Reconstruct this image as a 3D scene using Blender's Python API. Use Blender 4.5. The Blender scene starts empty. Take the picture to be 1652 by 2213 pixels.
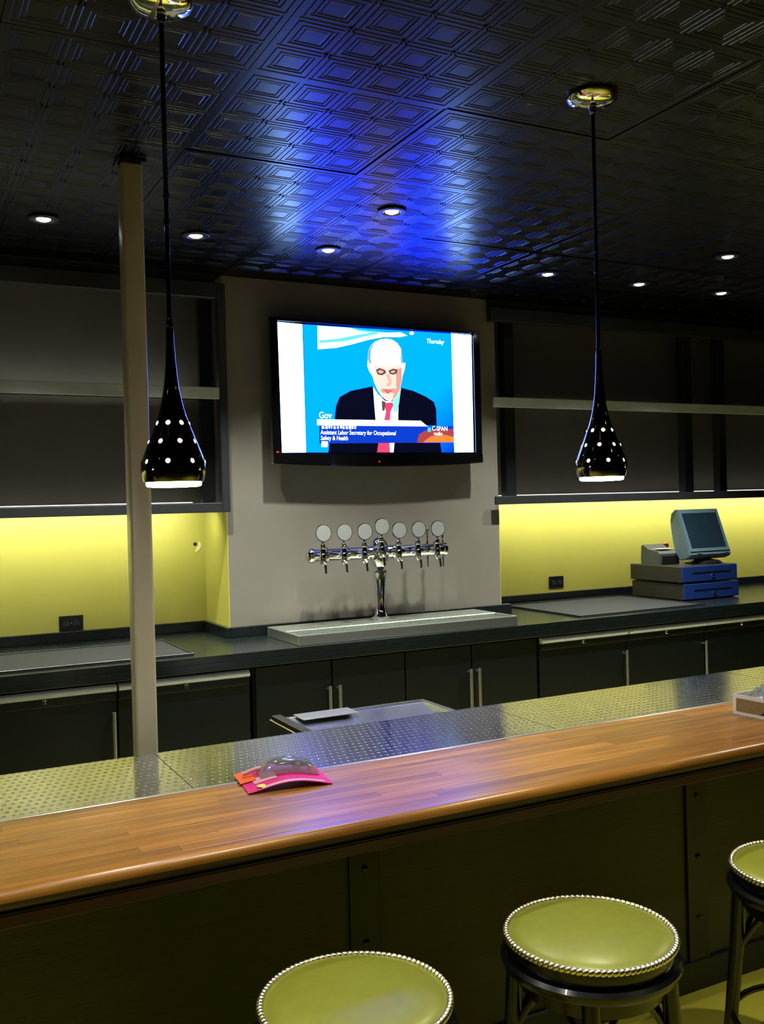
import bpy, bmesh, math, random
from mathutils import Vector, Matrix

random.seed(7)
S = bpy.context.scene
COL = S.collection

# ---------------------------------------------------------------- camera
CAMZ = 1.62
YAW, PITCH, ROLL, FPX = 0.477138, -0.0077068, -0.0257529, 2062.02
def cam_axes():
    cy, sy = math.cos(YAW), math.sin(YAW)
    fwd = Vector((sy, cy, 0)); right = Vector((cy, -sy, 0)); up = Vector((0, 0, 1))
    cp, sp = math.cos(PITCH), math.sin(PITCH)
    f2 = cp * fwd + sp * up; u2 = -sp * fwd + cp * up
    cr, sr = math.cos(ROLL), math.sin(ROLL)
    return cr * right + sr * u2, -sr * right + cr * u2, f2
cr_, cu_, cf_ = cam_axes()
cam_data = bpy.data.cameras.new('camera'); cam = bpy.data.objects.new('camera', cam_data); COL.objects.link(cam)
M = Matrix.Identity(4)
for i in range(3):
    M[i][0] = cr_[i]; M[i][1] = cu_[i]; M[i][2] = -cf_[i]
M[2][3] = CAMZ
cam.matrix_world = M
cam_data.sensor_fit = 'VERTICAL'; cam_data.sensor_height = 36.0; cam_data.sensor_width = 36.0
cam_data.lens = FPX * 36.0 / 2213.0
cam_data.clip_start = 0.02
S.camera = cam

# ---------------------------------------------------------------- world and exposure
world = bpy.data.worlds.new('world'); S.world = world; world.use_nodes = True
world.node_tree.nodes['Background'].inputs['Color'].default_value = (0.5, 0.55, 0.6, 1)
world.node_tree.nodes['Background'].inputs['Strength'].default_value = 0.01
S.view_settings.view_transform = 'Standard'; S.view_settings.look = 'None'
S.view_settings.gamma = 1.0; S.view_settings.use_curve_mapping = False
S.view_settings.exposure = 0.0

# light levels
DOWN_W = 172.0        # each recessed spot, W
ROOM_W = 95.0        # each recessed spot over the customers' side
PEND_E = 116.0        # pendant diffuser emission
STRIP_E = 45.0       # shelf strip emission
TV_K = 1.6           # screen brightness
PEND_COL = (1.0, 0.95, 0.84)
DOWN_COL = (0.98, 1.0, 0.92)

# ---------------------------------------------------------------- materials
def lin(c):
    return tuple(((v / 255.0) / 12.92 if v / 255.0 <= 0.04045 else ((v / 255.0 + 0.055) / 1.055) ** 2.4) for v in c)
MATS = {}
def mat(name, rgb, rough=0.5, metal=0.0, spec=0.5, coat=0.0, coat_rough=0.05, var=0.08, vscale=12.0, bump=0.0, bscale=80.0, emit=None, estr=0.0, stretch=(1, 1, 1), trans=0.0, rvar=0.0):
    m = bpy.data.materials.new(name); m.use_nodes = True
    nt = m.node_tree; b = nt.nodes['Principled BSDF']
    c = lin(rgb)
    b.inputs['Roughness'].default_value = rough; b.inputs['Metallic'].default_value = metal
    b.inputs['Specular IOR Level'].default_value = spec
    b.inputs['Coat Weight'].default_value = coat; b.inputs['Coat Roughness'].default_value = coat_rough
    b.inputs['Transmission Weight'].default_value = trans
    tc = nt.nodes.new('ShaderNodeTexCoord'); mp = nt.nodes.new('ShaderNodeMapping')
    mp.inputs['Scale'].default_value = stretch
    nt.links.new(tc.outputs['Object'], mp.inputs['Vector'])
    n = nt.nodes.new('ShaderNodeTexNoise'); n.inputs['Scale'].default_value = vscale; n.inputs['Detail'].default_value = 3
    nt.links.new(mp.outputs['Vector'], n.inputs['Vector'])
    r = nt.nodes.new('ShaderNodeValToRGB')
    r.color_ramp.elements[0].position = 0.3; r.color_ramp.elements[1].position = 0.7
    r.color_ramp.elements[0].color = (*[max(0, v * (1 - var)) for v in c], 1)
    r.color_ramp.elements[1].color = (*[min(1, v * (1 + var)) for v in c], 1)
    nt.links.new(n.outputs['Fac'], r.inputs['Fac']); nt.links.new(r.outputs['Color'], b.inputs['Base Color'])
    if rvar:
        mr = nt.nodes.new('ShaderNodeMapRange')
        mr.inputs['To Min'].default_value = max(0, rough - rvar); mr.inputs['To Max'].default_value = rough + rvar
        nt.links.new(n.outputs['Fac'], mr.inputs['Value']); nt.links.new(mr.outputs['Result'], b.inputs['Roughness'])
    if bump:
        n2 = nt.nodes.new('ShaderNodeTexNoise'); n2.inputs['Scale'].default_value = bscale; n2.inputs['Detail'].default_value = 4
        nt.links.new(mp.outputs['Vector'], n2.inputs['Vector'])
        bp = nt.nodes.new('ShaderNodeBump'); bp.inputs['Strength'].default_value = bump; bp.inputs['Distance'].default_value = 0.004
        nt.links.new(n2.outputs['Fac'], bp.inputs['Height']); nt.links.new(bp.outputs['Normal'], b.inputs['Normal'])
    if emit is not None:
        b.inputs['Emission Color'].default_value = (*emit, 1); b.inputs['Emission Strength'].default_value = estr
    MATS[name] = m
    return m
def emis(name, rgb_lin, k=1.0):
    m = bpy.data.materials.new(name); m.use_nodes = True
    nt = m.node_tree
    for n in list(nt.nodes): nt.nodes.remove(n)
    o = nt.nodes.new('ShaderNodeOutputMaterial'); e = nt.nodes.new('ShaderNodeEmission')
    e.inputs['Color'].default_value = (*rgb_lin, 1); e.inputs['Strength'].default_value = k
    nt.links.new(e.outputs[0], o.inputs[0]); MATS[name] = m
    return m

mat('ceiling', (7, 7, 8), rough=0.29, metal=0.0, spec=0.18, var=0.1, vscale=4)
mat('wall_taupe', (122, 117, 106), rough=0.6, var=0.05, vscale=5, bump=0.05, bscale=220)
mat('yellow_paint', (188, 187, 86), rough=0.45, var=0.03, vscale=4, bump=0.04, bscale=200)
mat('dark_wall', (46, 44, 42), rough=0.8, var=0.05)
mat('floor_yellow', (186, 174, 56), rough=0.35, var=0.08, vscale=3, bump=0.03, bscale=50)
mat('black_frame', (40, 42, 44), rough=0.4, var=0.1, vscale=20, bump=0.03, bscale=150)
mat('rail_grey', (186, 194, 196), rough=0.4, metal=0.0, var=0.06)
mat('black_laminate', (12, 20, 26), rough=0.38, var=0.15, vscale=25)
mat('black_counter', (20, 27, 27), rough=0.25, var=0.25, vscale=60, rvar=0.06)
mat('rubber_mat', (26, 29, 29), rough=0.8, var=0.12, vscale=40, bump=0.4, bscale=300)
mat('alu', (190, 190, 186), rough=0.3, metal=0.9, var=0.05, stretch=(1, 20, 20))
mat('chrome', (225, 225, 222), rough=0.06, metal=1.0, var=0.02)
mat('black_chrome', (150, 146, 142), rough=0.05, metal=1.0, var=0.03)
mat('steel', (200, 203, 202), rough=0.22, metal=1.0, var=0.06, vscale=6, stretch=(2, 40, 40), rvar=0.05)
mat('tray_steel', (196, 203, 190), rough=0.3, metal=0.92, var=0.05, vscale=6, stretch=(2, 30, 30))
mat('shaded_wood', (52, 26, 15), rough=0.35, var=0.15, vscale=8, stretch=(1, 10, 10))  # wood colour with the shade under the bar edge put in
mat('badge_grey', (150, 154, 152), rough=0.35, var=0.02)
mat('post_taupe', (204, 198, 168), rough=0.32, var=0.05, vscale=8, bump=0.05, bscale=120)
mat('tv_black', (10, 10, 12), rough=0.12, var=0.05, coat=0.6)
mat('plastic_black', (20, 21, 22), rough=0.35, var=0.1)
mat('plastic_blue_grey', (86, 110, 120), rough=0.4, var=0.05)
mat('pos_screen', (28, 44, 56), rough=0.15, var=0.05)
mat('drawer_body', (40, 38, 32), rough=0.5, var=0.08)
mat('drawer_blue', (22, 46, 104), rough=0.35, var=0.06)
mat('printer_grey', (66, 74, 70), rough=0.45, var=0.05)
mat('orange', (232, 92, 20), rough=0.4, var=0.05)
mat('pink', (214, 26, 120), rough=0.35, var=0.08, vscale=20)
mat('pale_pink', (214, 150, 160), rough=0.4, var=0.1, vscale=30)
mat('flower_yellow', (240, 220, 60), rough=0.5, var=0.05)
mat('gun_metal', (66, 66, 68), rough=0.25, metal=0.7, var=0.1)
mat('white_plastic', (214, 208, 196), rough=0.4, var=0.04)
mat('kraft', (128, 108, 62), rough=0.6, var=0.2, vscale=40)
mat('navy', (30, 30, 80), rough=0.5)
mat('clear_film', (228, 235, 232), rough=0.12, trans=0.85, var=0.02)
mat('olive_panel', (54, 56, 34), rough=0.42, metal=0.15, var=0.12, vscale=5, bump=0.25, bscale=30, stretch=(0.3, 1, 14))
mat('batten_black', (20, 21, 19), rough=0.4, var=0.1)
mat('stool_vinyl', (140, 142, 40), rough=0.5, metal=0.35, spec=0.4, coat=0.35, coat_rough=0.3, var=0.05, vscale=30, bump=0.05, bscale=150)
mat('brass_bead', (236, 228, 186), rough=0.3, metal=1.0, var=0.08)
mat('stool_black', (12, 12, 12), rough=0.25, var=0.1, coat=0.1)
mat('patch_white', (226, 226, 160), rough=0.7)
mat('hole_dark', (30, 30, 8), rough=0.9)
emis('pend_glow', PEND_COL, PEND_E)
emis('bulb_glow', DOWN_COL, 12.0)
emis('stud_glow', (1.0, 0.97, 0.92), 4.0)
emis('strip_glow', (1.0, 0.95, 0.80), STRIP_E)
emis('strip_dim', (1.0, 0.97, 0.9), 2.0)
emis('strip_mid', (0.95, 1.0, 0.9), 6.0)

def wood_material():
    m = bpy.data.materials.new('butcher_block'); m.use_nodes = True
    nt = m.node_tree; b = nt.nodes['Principled BSDF']; L = nt.links.new
    tc = nt.nodes.new('ShaderNodeTexCoord'); oi = nt.nodes.new('ShaderNodeObjectInfo')
    add = nt.nodes.new('ShaderNodeVectorMath'); add.operation = 'ADD'
    comb = nt.nodes.new('ShaderNodeCombineXYZ')
    mul = nt.nodes.new('ShaderNodeMath'); mul.operation = 'MULTIPLY'; mul.inputs[1].default_value = 37.0
    L(oi.outputs['Random'], mul.inputs[0]); L(mul.outputs[0], comb.inputs[0]); L(mul.outputs[0], comb.inputs[1])
    L(tc.outputs['Object'], add.inputs[0]); L(comb.outputs[0], add.inputs[1])
    mp = nt.nodes.new('ShaderNodeMapping'); mp.inputs['Scale'].default_value = (2.2, 46, 46)
    L(add.outputs[0], mp.inputs['Vector'])
    n = nt.nodes.new('ShaderNodeTexNoise'); n.inputs['Scale'].default_value = 1.0; n.inputs['Detail'].default_value = 5; n.inputs['Distortion'].default_value = 0.6
    L(mp.outputs[0], n.inputs['Vector'])
    r = nt.nodes.new('ShaderNodeValToRGB')
    e = r.color_ramp.elements
    e[0].position = 0.25; e[0].color = (*lin((118, 70, 19)), 1)
    e[1].position = 0.75; e[1].color = (*lin((186, 128, 44)), 1)
    L(n.outputs['Fac'], r.inputs['Fac'])
    hs = nt.nodes.new('ShaderNodeHueSaturation')
    mr = nt.nodes.new('ShaderNodeMapRange'); mr.inputs['To Min'].default_value = 0.72; mr.inputs['To Max'].default_value = 1.15
    L(oi.outputs['Random'], mr.inputs['Value']); L(mr.outputs[0], hs.inputs['Value'])
    L(r.outputs['Color'], hs.inputs['Color']); L(hs.outputs['Color'], b.inputs['Base Color'])
    b.inputs['Roughness'].default_value = 0.34; b.inputs['Coat Weight'].default_value = 0.25; b.inputs['Coat Roughness'].default_value = 0.25; b.inputs['Specular IOR Level'].default_value = 0.4
    bp = nt.nodes.new('ShaderNodeBump'); bp.inputs['Strength'].default_value = 0.08; bp.inputs['Distance'].default_value = 0.001
    L(n.outputs['Fac'], bp.inputs['Height']); L(bp.outputs['Normal'], b.inputs['Normal'])
    MATS['wood'] = m
wood_material()

def dimple_material():
    m = bpy.data.materials.new('embossed_steel'); m.use_nodes = True
    nt = m.node_tree; b = nt.nodes['Principled BSDF']; L = nt.links.new
    tc = nt.nodes.new('ShaderNodeTexCoord'); sx = nt.nodes.new('ShaderNodeSeparateXYZ'); L(tc.outputs['Object'], sx.inputs[0])
    def mth(op, a, c=None):
        k = nt.nodes.new('ShaderNodeMath'); k.operation = op
        for i, v in enumerate((a, c)):
            if v is None: continue
            if isinstance(v, (int, float)): k.inputs[i].default_value = v
            else: L(v, k.inputs[i])
        return k.outputs[0]
    v = mth('DIVIDE', sx.outputs['Y'], 0.034)
    row = mth('FLOOR', v)
    odd = mth('MODULO', mth('ABSOLUTE', row), 2.0)
    u = mth('ADD', mth('DIVIDE', sx.outputs['X'], 0.0215), mth('MULTIPLY', odd, 0.5))
    fu = mth('DIVIDE', mth('SUBTRACT', mth('FRACT', u), 0.5), 0.27); fv = mth('DIVIDE', mth('SUBTRACT', mth('FRACT', v), 0.5), 0.20)
    d = mth('SQRT', mth('ADD', mth('MULTIPLY', fu, fu), mth('MULTIPLY', fv, fv)))
    mr = nt.nodes.new('ShaderNodeMapRange'); mr.interpolation_type = 'SMOOTHSTEP'
    mr.inputs['From Min'].default_value = 0.35; mr.inputs['From Max'].default_value = 1.1
    mr.inputs['To Min'].default_value = 0.0; mr.inputs['To Max'].default_value = 1.0
    L(d, mr.inputs['Value'])
    bp = nt.nodes.new('ShaderNodeBump'); bp.inputs['Strength'].default_value = 0.8; bp.inputs['Distance'].default_value = 0.0012
    L(mr.outputs[0], bp.inputs['Height']); L(bp.outputs['Normal'], b.inputs['Normal'])
    b.inputs['Base Color'].default_value = (*lin((172, 172, 166)), 1)
    b.inputs['Metallic'].default_value = 1.0; b.inputs['Roughness'].default_value = 0.15; b.inputs['Anisotropic'].default_value = 0.85
    tg = nt.nodes.new('ShaderNodeCombineXYZ'); tg.inputs[1].default_value = 1.0; L(tg.outputs[0], b.inputs['Tangent'])
    MATS['embossed'] = m
dimple_material()

# ---------------------------------------------------------------- mesh helpers
class MB:
    def __init__(self): self.bm = bmesh.new()
    def box(self, x0, x1, y0, y1, z0, z1, bev=0.0, seg=2):
        g = bmesh.ops.create_cube(self.bm, size=1.0)
        vs = g['verts']
        for v in vs:
            v.co = Vector((x0 + (v.co.x + 0.5) * (x1 - x0), y0 + (v.co.y + 0.5) * (y1 - y0), z0 + (v.co.z + 0.5) * (z1 - z0)))
        if bev:
            es = list({e for v in vs for e in v.link_edges})
            bmesh.ops.bevel(self.bm, geom=es, offset=bev, segments=seg, affect='EDGES', profile=0.5)
        return self
    def prism(self, pts, axis, a, b):
        """extrude 2D outline pts along axis from a to b"""
        def P(p, t):
            if axis == 'x': return Vector((t, p[0], p[1]))
            if axis == 'y': return Vector((p[0], t, p[1]))
            return Vector((p[0], p[1], t))
        va = [self.bm.verts.new(P(p, a)) for p in pts]; vb = [self.bm.verts.new(P(p, b)) for p in pts]
        n = len(pts)
        self.bm.faces.new(va); self.bm.faces.new(vb[::-1])
        for i in range(n):
            j = (i + 1) % n
            self.bm.faces.new((va[i], vb[i], vb[j], va[j]))
        return self
    def lathe(self, prof, c=(0, 0, 0), axis='z', n=32, cap0=True, cap1=True):
        rings = []
        for r, t in prof:
            ring = []
            for k in range(n):
                a = 2 * math.pi * k / n
                x, y = r * math.cos(a), r * math.sin(a)
                if axis == 'z': p = (c[0] + x, c[1] + y, c[2] + t)
                elif axis == 'y': p = (c[0] + x, c[1] + t, c[2] + y)
                else: p = (c[0] + t, c[1] + x, c[2] + y)
                ring.append(self.bm.verts.new(p))
            rings.append(ring)
        for a, b in zip(rings, rings[1:]):
            for k in range(n):
                j = (k + 1) % n
                self.bm.faces.new((a[k], a[j], b[j], b[k]))
        if cap0: self.bm.faces.new(rings[0][::-1])
        if cap1: self.bm.faces.new(rings[-1])
        return self
    def tube(self, pts, r, n=10, radii=None, closed=False):
        pts = [Vector(p) for p in pts]; N = len(pts); rings = []
        for i, p in enumerate(pts):
            if closed: d = pts[(i + 1) % N] - pts[i - 1]
            else: d = pts[min(i + 1, N - 1)] - pts[max(i - 1, 0)]
            d.normalize()
            up = Vector((0, 0, 1)) if abs(d.z) < 0.9 else Vector((1, 0, 0))
            s = d.cross(up).normalized(); u = s.cross(d)
            rr = radii[i] if radii else r
            rings.append([self.bm.verts.new(p + (s * math.cos(2 * math.pi * k / n) + u * math.sin(2 * math.pi * k / n)) * rr) for k in range(n)])
        pairs = list(zip(rings, rings[1:]))
        if closed: pairs.append((rings[-1], rings[0]))
        for a, b in pairs:
            for k in range(n):
                j = (k + 1) % n
                self.bm.faces.new((a[k], a[j], b[j], b[k]))
        if not closed:
            self.bm.faces.new(rings[0][::-1]); self.bm.faces.new(rings[-1])
        return self
    def ball(self, c, r, u=12, v=8, sc=(1, 1, 1)):
        g = bmesh.ops.create_uvsphere(self.bm, u_segments=u, v_segments=v, radius=1.0)
        for w in g['verts']: w.co = Vector((c[0] + w.co.x * r * sc[0], c[1] + w.co.y * r * sc[1], c[2] + w.co.z * r * sc[2]))
        return self
    def poly(self, pts):
        self.bm.faces.new([self.bm.verts.new(p) for p in pts]); return self
    def mesh(self, name, m, smooth=False):
        bmesh.ops.recalc_face_normals(self.bm, faces=self.bm.faces[:])
        me = bpy.data.meshes.new(name); self.bm.to_mesh(me); self.bm.free()
        me.materials.append(MATS[m])
        if smooth:
            for p in me.polygons: p.use_smooth = True
            me.set_sharp_from_angle(angle=math.radians(38))
        return me
    def obj(self, name, m, parent=None, smooth=False, loc=None):
        return link(name, self.mesh(name, m, smooth), parent, loc)
def link(name, me, parent=None, loc=None):
    o = bpy.data.objects.new(name, me); COL.objects.link(o)
    if parent is not None: o.parent = parent
    if loc is not None: o.location = loc
    return o
def tag(o, label=None, cat=None, group=None, kind=None):
    if label: o['label'] = label
    if cat: o['category'] = cat
    if group: o['group'] = group
    if kind: o['kind'] = kind
    return o
def thing(name, loc, label, cat, group=None, rz=0.0):
    o = bpy.data.objects.new(name, None); COL.objects.link(o); o.location = loc; o.rotation_euler = (0, 0, rz)
    o.empty_display_size = 0.05
    return tag(o, label, cat, group)
def copy_tree(o, parent=None):
    c = o.copy(); COL.objects.link(c); c.parent = parent
    for ch in list(o.children): copy_tree(ch, c)
    return c
def struct(o): o['kind'] = 'structure'; return o

X0, X1, Y0, YW = -2.785, 7.0, -2.486, 4.93     # the room
ZC = 2.774                                       # ceiling face
CHX0, CHX1, CHY = 1.49, 3.105, 4.55             # the wall that carries the screen
# ---------------------------------------------------------------- room shell
fl = struct(MB().box(X0, X1, Y0, YW + 0.1, -0.1, 0.0).obj('floor', 'floor_yellow'))
wb = struct(MB().box(X0, X1, YW, YW + 0.1, 0.0, ZC).obj('wall_back', 'wall_taupe'))
struct(MB().box(X0 - 0.1, X0, Y0, YW + 0.1, 0.0, ZC).obj('wall_left', 'dark_wall'))
struct(MB().box(X1, X1 + 0.1, Y0, YW + 0.1, 0.0, ZC).obj('wall_right', 'dark_wall'))
struct(MB().box(X0, X1, Y0 - 0.1, Y0, 0.0, ZC).obj('wall_front', 'dark_wall'))
wc = struct(MB().box(CHX0, CHX1, CHY, YW, 0.0, ZC - 0.001).obj('wall_center', 'wall_taupe'))
MB().box(X0, CHX0 - 0.004, YW - 0.006, YW, 1.0, 1.603).obj('yellow_panel', 'yellow_paint', wb)
MB().box(CHX1 + 0.001, X1, YW - 0.006, YW, 1.0, 1.603).obj('yellow_panel', 'yellow_paint', wb)
MB().box(CHX0 - 0.004, CHX0, CHY + 0.001, YW, 1.0, 1.603).obj('yellow_panel', 'yellow_paint', wc)
MB().box(CHX1, CHX1 + 0.004, CHY + 0.001, YW, 1.0, 1.603).obj('yellow_panel', 'yellow_paint', wc)

# ceiling: a slab that carries pressed tiles, 4 x 4 squares each
TS = 0.6096; TX, TY = 1.482, 2.391
ceil = struct(MB().box(X0, X1, Y0, YW + 0.1, ZC + 0.016, ZC + 0.12).obj('ceiling', 'ceiling'))
def tile_mesh():
    mb = MB(); bm = mb.bm
    mar = 0.013; cell = (TS - 2 * mar) / 4
    prof = [(0.0, 0.000), (0.0035, 0.000), (0.0060, 0.0015), (0.0110, 0.0015), (0.0135, 0.000), (0.0230, 0.000), (0.0255, 0.0017), (0.0290, 0.0017), (0.0315, 0.0004),
            (0.0350, 0.0004), (0.0375, 0.0020), (0.0415, 0.0020), (0.0440, 0.0010)]
    for i in range(4):
        for j in range(4):
            x0 = mar + i * cell; y0 = mar + j * cell; prev = None
            for d, h in prof:
                ring = [bm.verts.new((x0 + d, y0 + d, h)), bm.verts.new((x0 + cell - d, y0 + d, h)), bm.verts.new((x0 + cell - d, y0 + cell - d, h)), bm.verts.new((x0 + d, y0 + cell - d, h))]
                if prev:
                    for k in range(4):
                        bm.faces.new((prev[k], prev[(k + 1) % 4], ring[(k + 1) % 4], ring[k]))
                prev = ring
            bm.faces.new(prev)
            # rosette where the ribs cross
            if i and j:
                c = (x0, y0)
                for sx, sy in ((0.006, 0.006), (-0.006, 0.006), (0.006, -0.006), (-0.006, -0.006)):
                    px, py = c[0] + sx, c[1] + sy
                    q = [bm.verts.new((px - 0.004, py, 0.0)), bm.verts.new((px, py - 0.004, 0.0)), bm.verts.new((px + 0.004, py, 0.0)), bm.verts.new((px, py + 0.004, 0.0))]
                    a = bm.verts.new((px, py, -0.004))
                    for k in range(4): bm.faces.new((q[k], q[(k + 1) % 4], a))
    # flat flange and a turned-up edge
    e = 0.0012
    o = [bm.verts.new((e, e, 0.0)), bm.verts.new((TS - e, e, 0.0)), bm.verts.new((TS - e, TS - e, 0.0)), bm.verts.new((e, TS - e, 0.0))]
    inn = [bm.verts.new((mar, mar, 0.0)), bm.verts.new((TS - mar, mar, 0.0)), bm.verts.new((TS - mar, TS - mar, 0.0)), bm.verts.new((mar, TS - mar, 0.0))]
    up = [bm.verts.new((v.co.x, v.co.y, 0.0155)) for v in o]
    for k in range(4):
        bm.faces.new((o[k], o[(k + 1) % 4], inn[(k + 1) % 4], inn[k])); bm.faces.new((o[k], o[(k + 1) % 4], up[(k + 1) % 4], up[k]))
    me = bpy.data.meshes.new('ceiling_tile'); bm.normal_update()
    for f in bm.faces:
        if f.normal.z > 0.05: f.normal_flip()
    bm.to_mesh(me); bm.free(); me.materials.append(MATS['ceiling'])
    return me
tme = tile_mesh()
for i in range(-7, 9):
    for j in range(-8, 4):
        dz = random.choice((0.0, 0.0, 0.001, 0.002))
        t = link('ceiling_tile', tme, ceil, (TX + i * TS, TY + j * TS, ZC + dz))
        t.rotation_euler = (random.uniform(-0.0016, 0.0016), random.uniform(-0.0016, 0.0016), 0)

# recessed ceiling lights
def downlight(x, y, label, watts=None, cone=93):
    t = thing('recessed_light', (x, y, ZC), label, 'light', 'recessed ceiling lights')
    MB().lathe([(0.034, -0.002), (0.056, -0.002), (0.058, -0.006), (0.055, -0.009), (0.040, -0.010), (0.036, -0.007), (0.034, -0.002)], n=28, cap0=False, cap1=False).obj('trim_ring', 'black_frame', t, True)
    MB().lathe([(0.036, -0.003), (0.035, -0.006), (0.033, -0.006), (0.030, -0.002)], n=28, cap0=False).obj('reflector', 'chrome', t, True)
    MB().lathe([(0.027, -0.0035), (0.026, -0.007), (0.018, -0.011), (0.008, -0.013), (0.001, -0.0135)], n=24).obj('bulb', 'bulb_glow', t, True)
    l = bpy.data.lights.new('downlight_spot', 'SPOT'); l.energy = watts or DOWN_W; l.color = DOWN_COL; l.spot_size = math.radians(cone); l.spot_blend = 1.0; l.shadow_soft_size = 0.022
    lo = bpy.data.objects.new('downlight_spot', l); COL.objects.link(lo); lo.parent = t; lo.location = (0, 0, -0.03)
    return t
cx = lambda k: TX + (k + 0.5) * TS
R1, R2 = TY + 2.5 * TS, TY + 1.5 * TS
downlight(cx(-2), R1, 'lit recessed ceiling light left of the taupe post')
downlight(cx(-1), R1, 'lit recessed ceiling light between the taupe post and the screen wall')
downlight(cx(0), R1, 'lit recessed ceiling light just above the top left corner of the television')
downlight(cx(0), R2, 'lit recessed ceiling light in the blue glare above the television')
downlight(cx(2), R1, 'lit recessed ceiling light left of the right pendant cord')
downlight(cx(3), R1, 'middle lit recessed ceiling light of the low row right of the cord')
downlight(cx(4), R1, 'rightmost lit recessed ceiling light of the low row over the counter')
downlight(cx(3), R2, 'lit recessed ceiling light set higher in the picture near the right edge')

# the same lights over the customers' side, behind the camera
for k, row, nm in ((-5, -1.5, 'far left end'), (-3, -1.5, 'left half'), (-1, -1.5, 'middle'), (1, -2.5, 'right half'), (3, -2.5, 'far right end')):
    downlight(cx(k), TY + row * TS, 'recessed ceiling light over the stools, ' + nm + ' of the bar', ROOM_W * (2.0 if k == 1 else 1.0), 74)

# ---------------------------------------------------------------- shelving
SF = 4.49
ZB0, ZB1, ZM0, ZM1, ZH0, ZH1 = 1.603, 1.65, 2.155, 2.212, 2.645, 2.72
def shelving(name, xa, xb, label, posts, glow_mid):
    t = thing(name, ((xa + xb) / 2, SF, 0), label, 'shelving'); ox, oy = (xa + xb) / 2, SF
    def bx(n, x0, x1, y0, y1, z0, z1, m='black_frame', bev=0.002): return MB().box(x0 - ox, x1 - ox, y0 - oy, y1 - oy, z0, z1, bev, 1).obj(n, m, t)
    for nm, z0, z1 in (('lower_shelf', ZB0, ZB1), ('middle_shelf', ZM0, ZM1)):
        wa, wb_ = (xa, min(xb, CHX0 - 0.005)) if xa < 0 else (max(xa, CHX1 + 0.006), xb)
        s = bx(nm, wa, wb_, SF + 0.021, YW - 0.07, z1 - 0.02, z1 - 0.002)
        MB().box(xa - ox, xb - ox, 0, 0.02, z0, z1, 0.003, 2).obj('front_rail', 'rail_grey' if nm == 'middle_shelf' else 'black_frame', s)
    h = bx('header', xa, xb, SF, SF + 0.05, ZH0, ZH1)
    bx('header_cap', xa, xb, SF + 0.035, SF + 0.055, ZH1, ZC - 0.004, bev=0)
    for (x0, x1, y0, y1) in posts:
        bx('post', x0, x1, y0, y1, ZB1 - 0.002, ZM1 - 0.021); bx('post', x0, x1, y0, y1, ZM1 - 0.002, ZH1)
    return t
shelving('wall_shelving', X0 + 0.01, 1.447, 'black open wall shelving behind the taupe post, left of the television', [(1.418, 1.482, 4.72, 4.76), (0.12, 0.18, 4.72, 4.76)], True)
sl = MB().box(1.447, 1.488, SF, SF + 0.055, ZB0, ZH1, 0.003, 1).obj('end_post', 'black_frame')
sl.parent = bpy.data.objects['wall_shelving']; sl.location = (-(X0 + 0.01 + 1.447) / 2, -SF, 0)
shelving('wall_shelving', 3.05, X1 - 0.01, 'black open wall shelving above the cash register, right of the television', [(3.284, 3.356, 4.72, 4.78), (4.722, 4.80, 4.72, 4.78), (5.043, 5.109, 4.72, 4.78)], False)
# light strips fixed under the shelves; the upward ones are added for the glow
def strip(xa, xb, y, z, label, m, up=False):
    t = thing('light_strip', ((xa + xb) / 2, y, z), label, 'strip light', 'shelf light strips')
    L = (xb - xa) / 2
    if up:
        MB().box(-L, L, -0.012, 0.012, 0.0, 0.006).obj('channel', 'alu', t)
        MB().box(-L + 0.005, L - 0.005, -0.009, 0.009, 0.0061, 0.010).obj('diffuser', m, t)
    else:   # a corner channel whose lens faces down and back to the wall
        MB().prism([(-0.014, 0.0), (-0.014, -0.024), (-0.011, -0.024), (0.012, -0.003), (0.012, 0.0)], 'x', -L, L).obj('channel', 'alu', t)
        MB().prism([(-0.0105, -0.0250), (0.0125, -0.0040), (0.0120, -0.0030), (-0.0110, -0.0242)], 'x', -L + 0.005, L - 0.005).obj('diffuser', m, t)
strip(X0 + 0.1, 1.40, 4.69, ZB1 - 0.021, 'white light strip under the lower shelf left of the television', 'strip_glow')
strip(3.16, X1 - 0.1, 4.69, ZB1 - 0.021, 'white light strip under the lower shelf right of the television', 'strip_glow')
strip(X0 + 0.1, 1.40, 4.835, ZB1 - 0.0015, 'added glow strip on the lower shelf left of the television', 'strip_dim', True)  # added, stands in for light leaking up behind the shelf
strip(3.14, X1 - 0.1, 4.835, ZB1 - 0.0015, 'added glow strip on the lower shelf right of the television', 'strip_dim', True)
strip(X0 + 0.1, 1.40, 4.835, ZM1 - 0.0015, 'added glow strip on the middle shelf left of the television', 'strip_mid', True)  # added to brighten the panel above, no such strip known

# ---------------------------------------------------------------- back counter
CZ = 0.98; CF = 4.03
ct = thing('back_counter', (2.3, CF, CZ - 0.068), 'long black back counter below the yellow wall', 'counter')
def P(mb, name, m, par, org, smooth=False):
    """child with its mesh in world numbers, moved to the parent's origin"""
    for v in mb.bm.verts: v.co -= Vector(org)
    return mb.obj(name, m, par, smooth)
CO = (2.3, CF, CZ - 0.068)
P(MB().prism([(X0 + 0.01, CF), (X1 - 0.01, CF), (X1 - 0.01, YW - 0.007), (CHX1 + 0.005, YW - 0.007), (CHX1 + 0.005, CHY - 0.001), (CHX0 - 0.005, CHY - 0.001), (CHX0 - 0.005, YW - 0.007), (X0 + 0.01, YW - 0.007)], 'z', CZ - 0.03, CZ), 'worktop', 'black_counter', ct, CO)
P(MB().box(X0 + 0.01, X1 - 0.01, CF, CF + 0.03, CZ - 0.068, CZ - 0.0305, 0.003), 'front_edge', 'black_counter', ct, CO)
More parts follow.
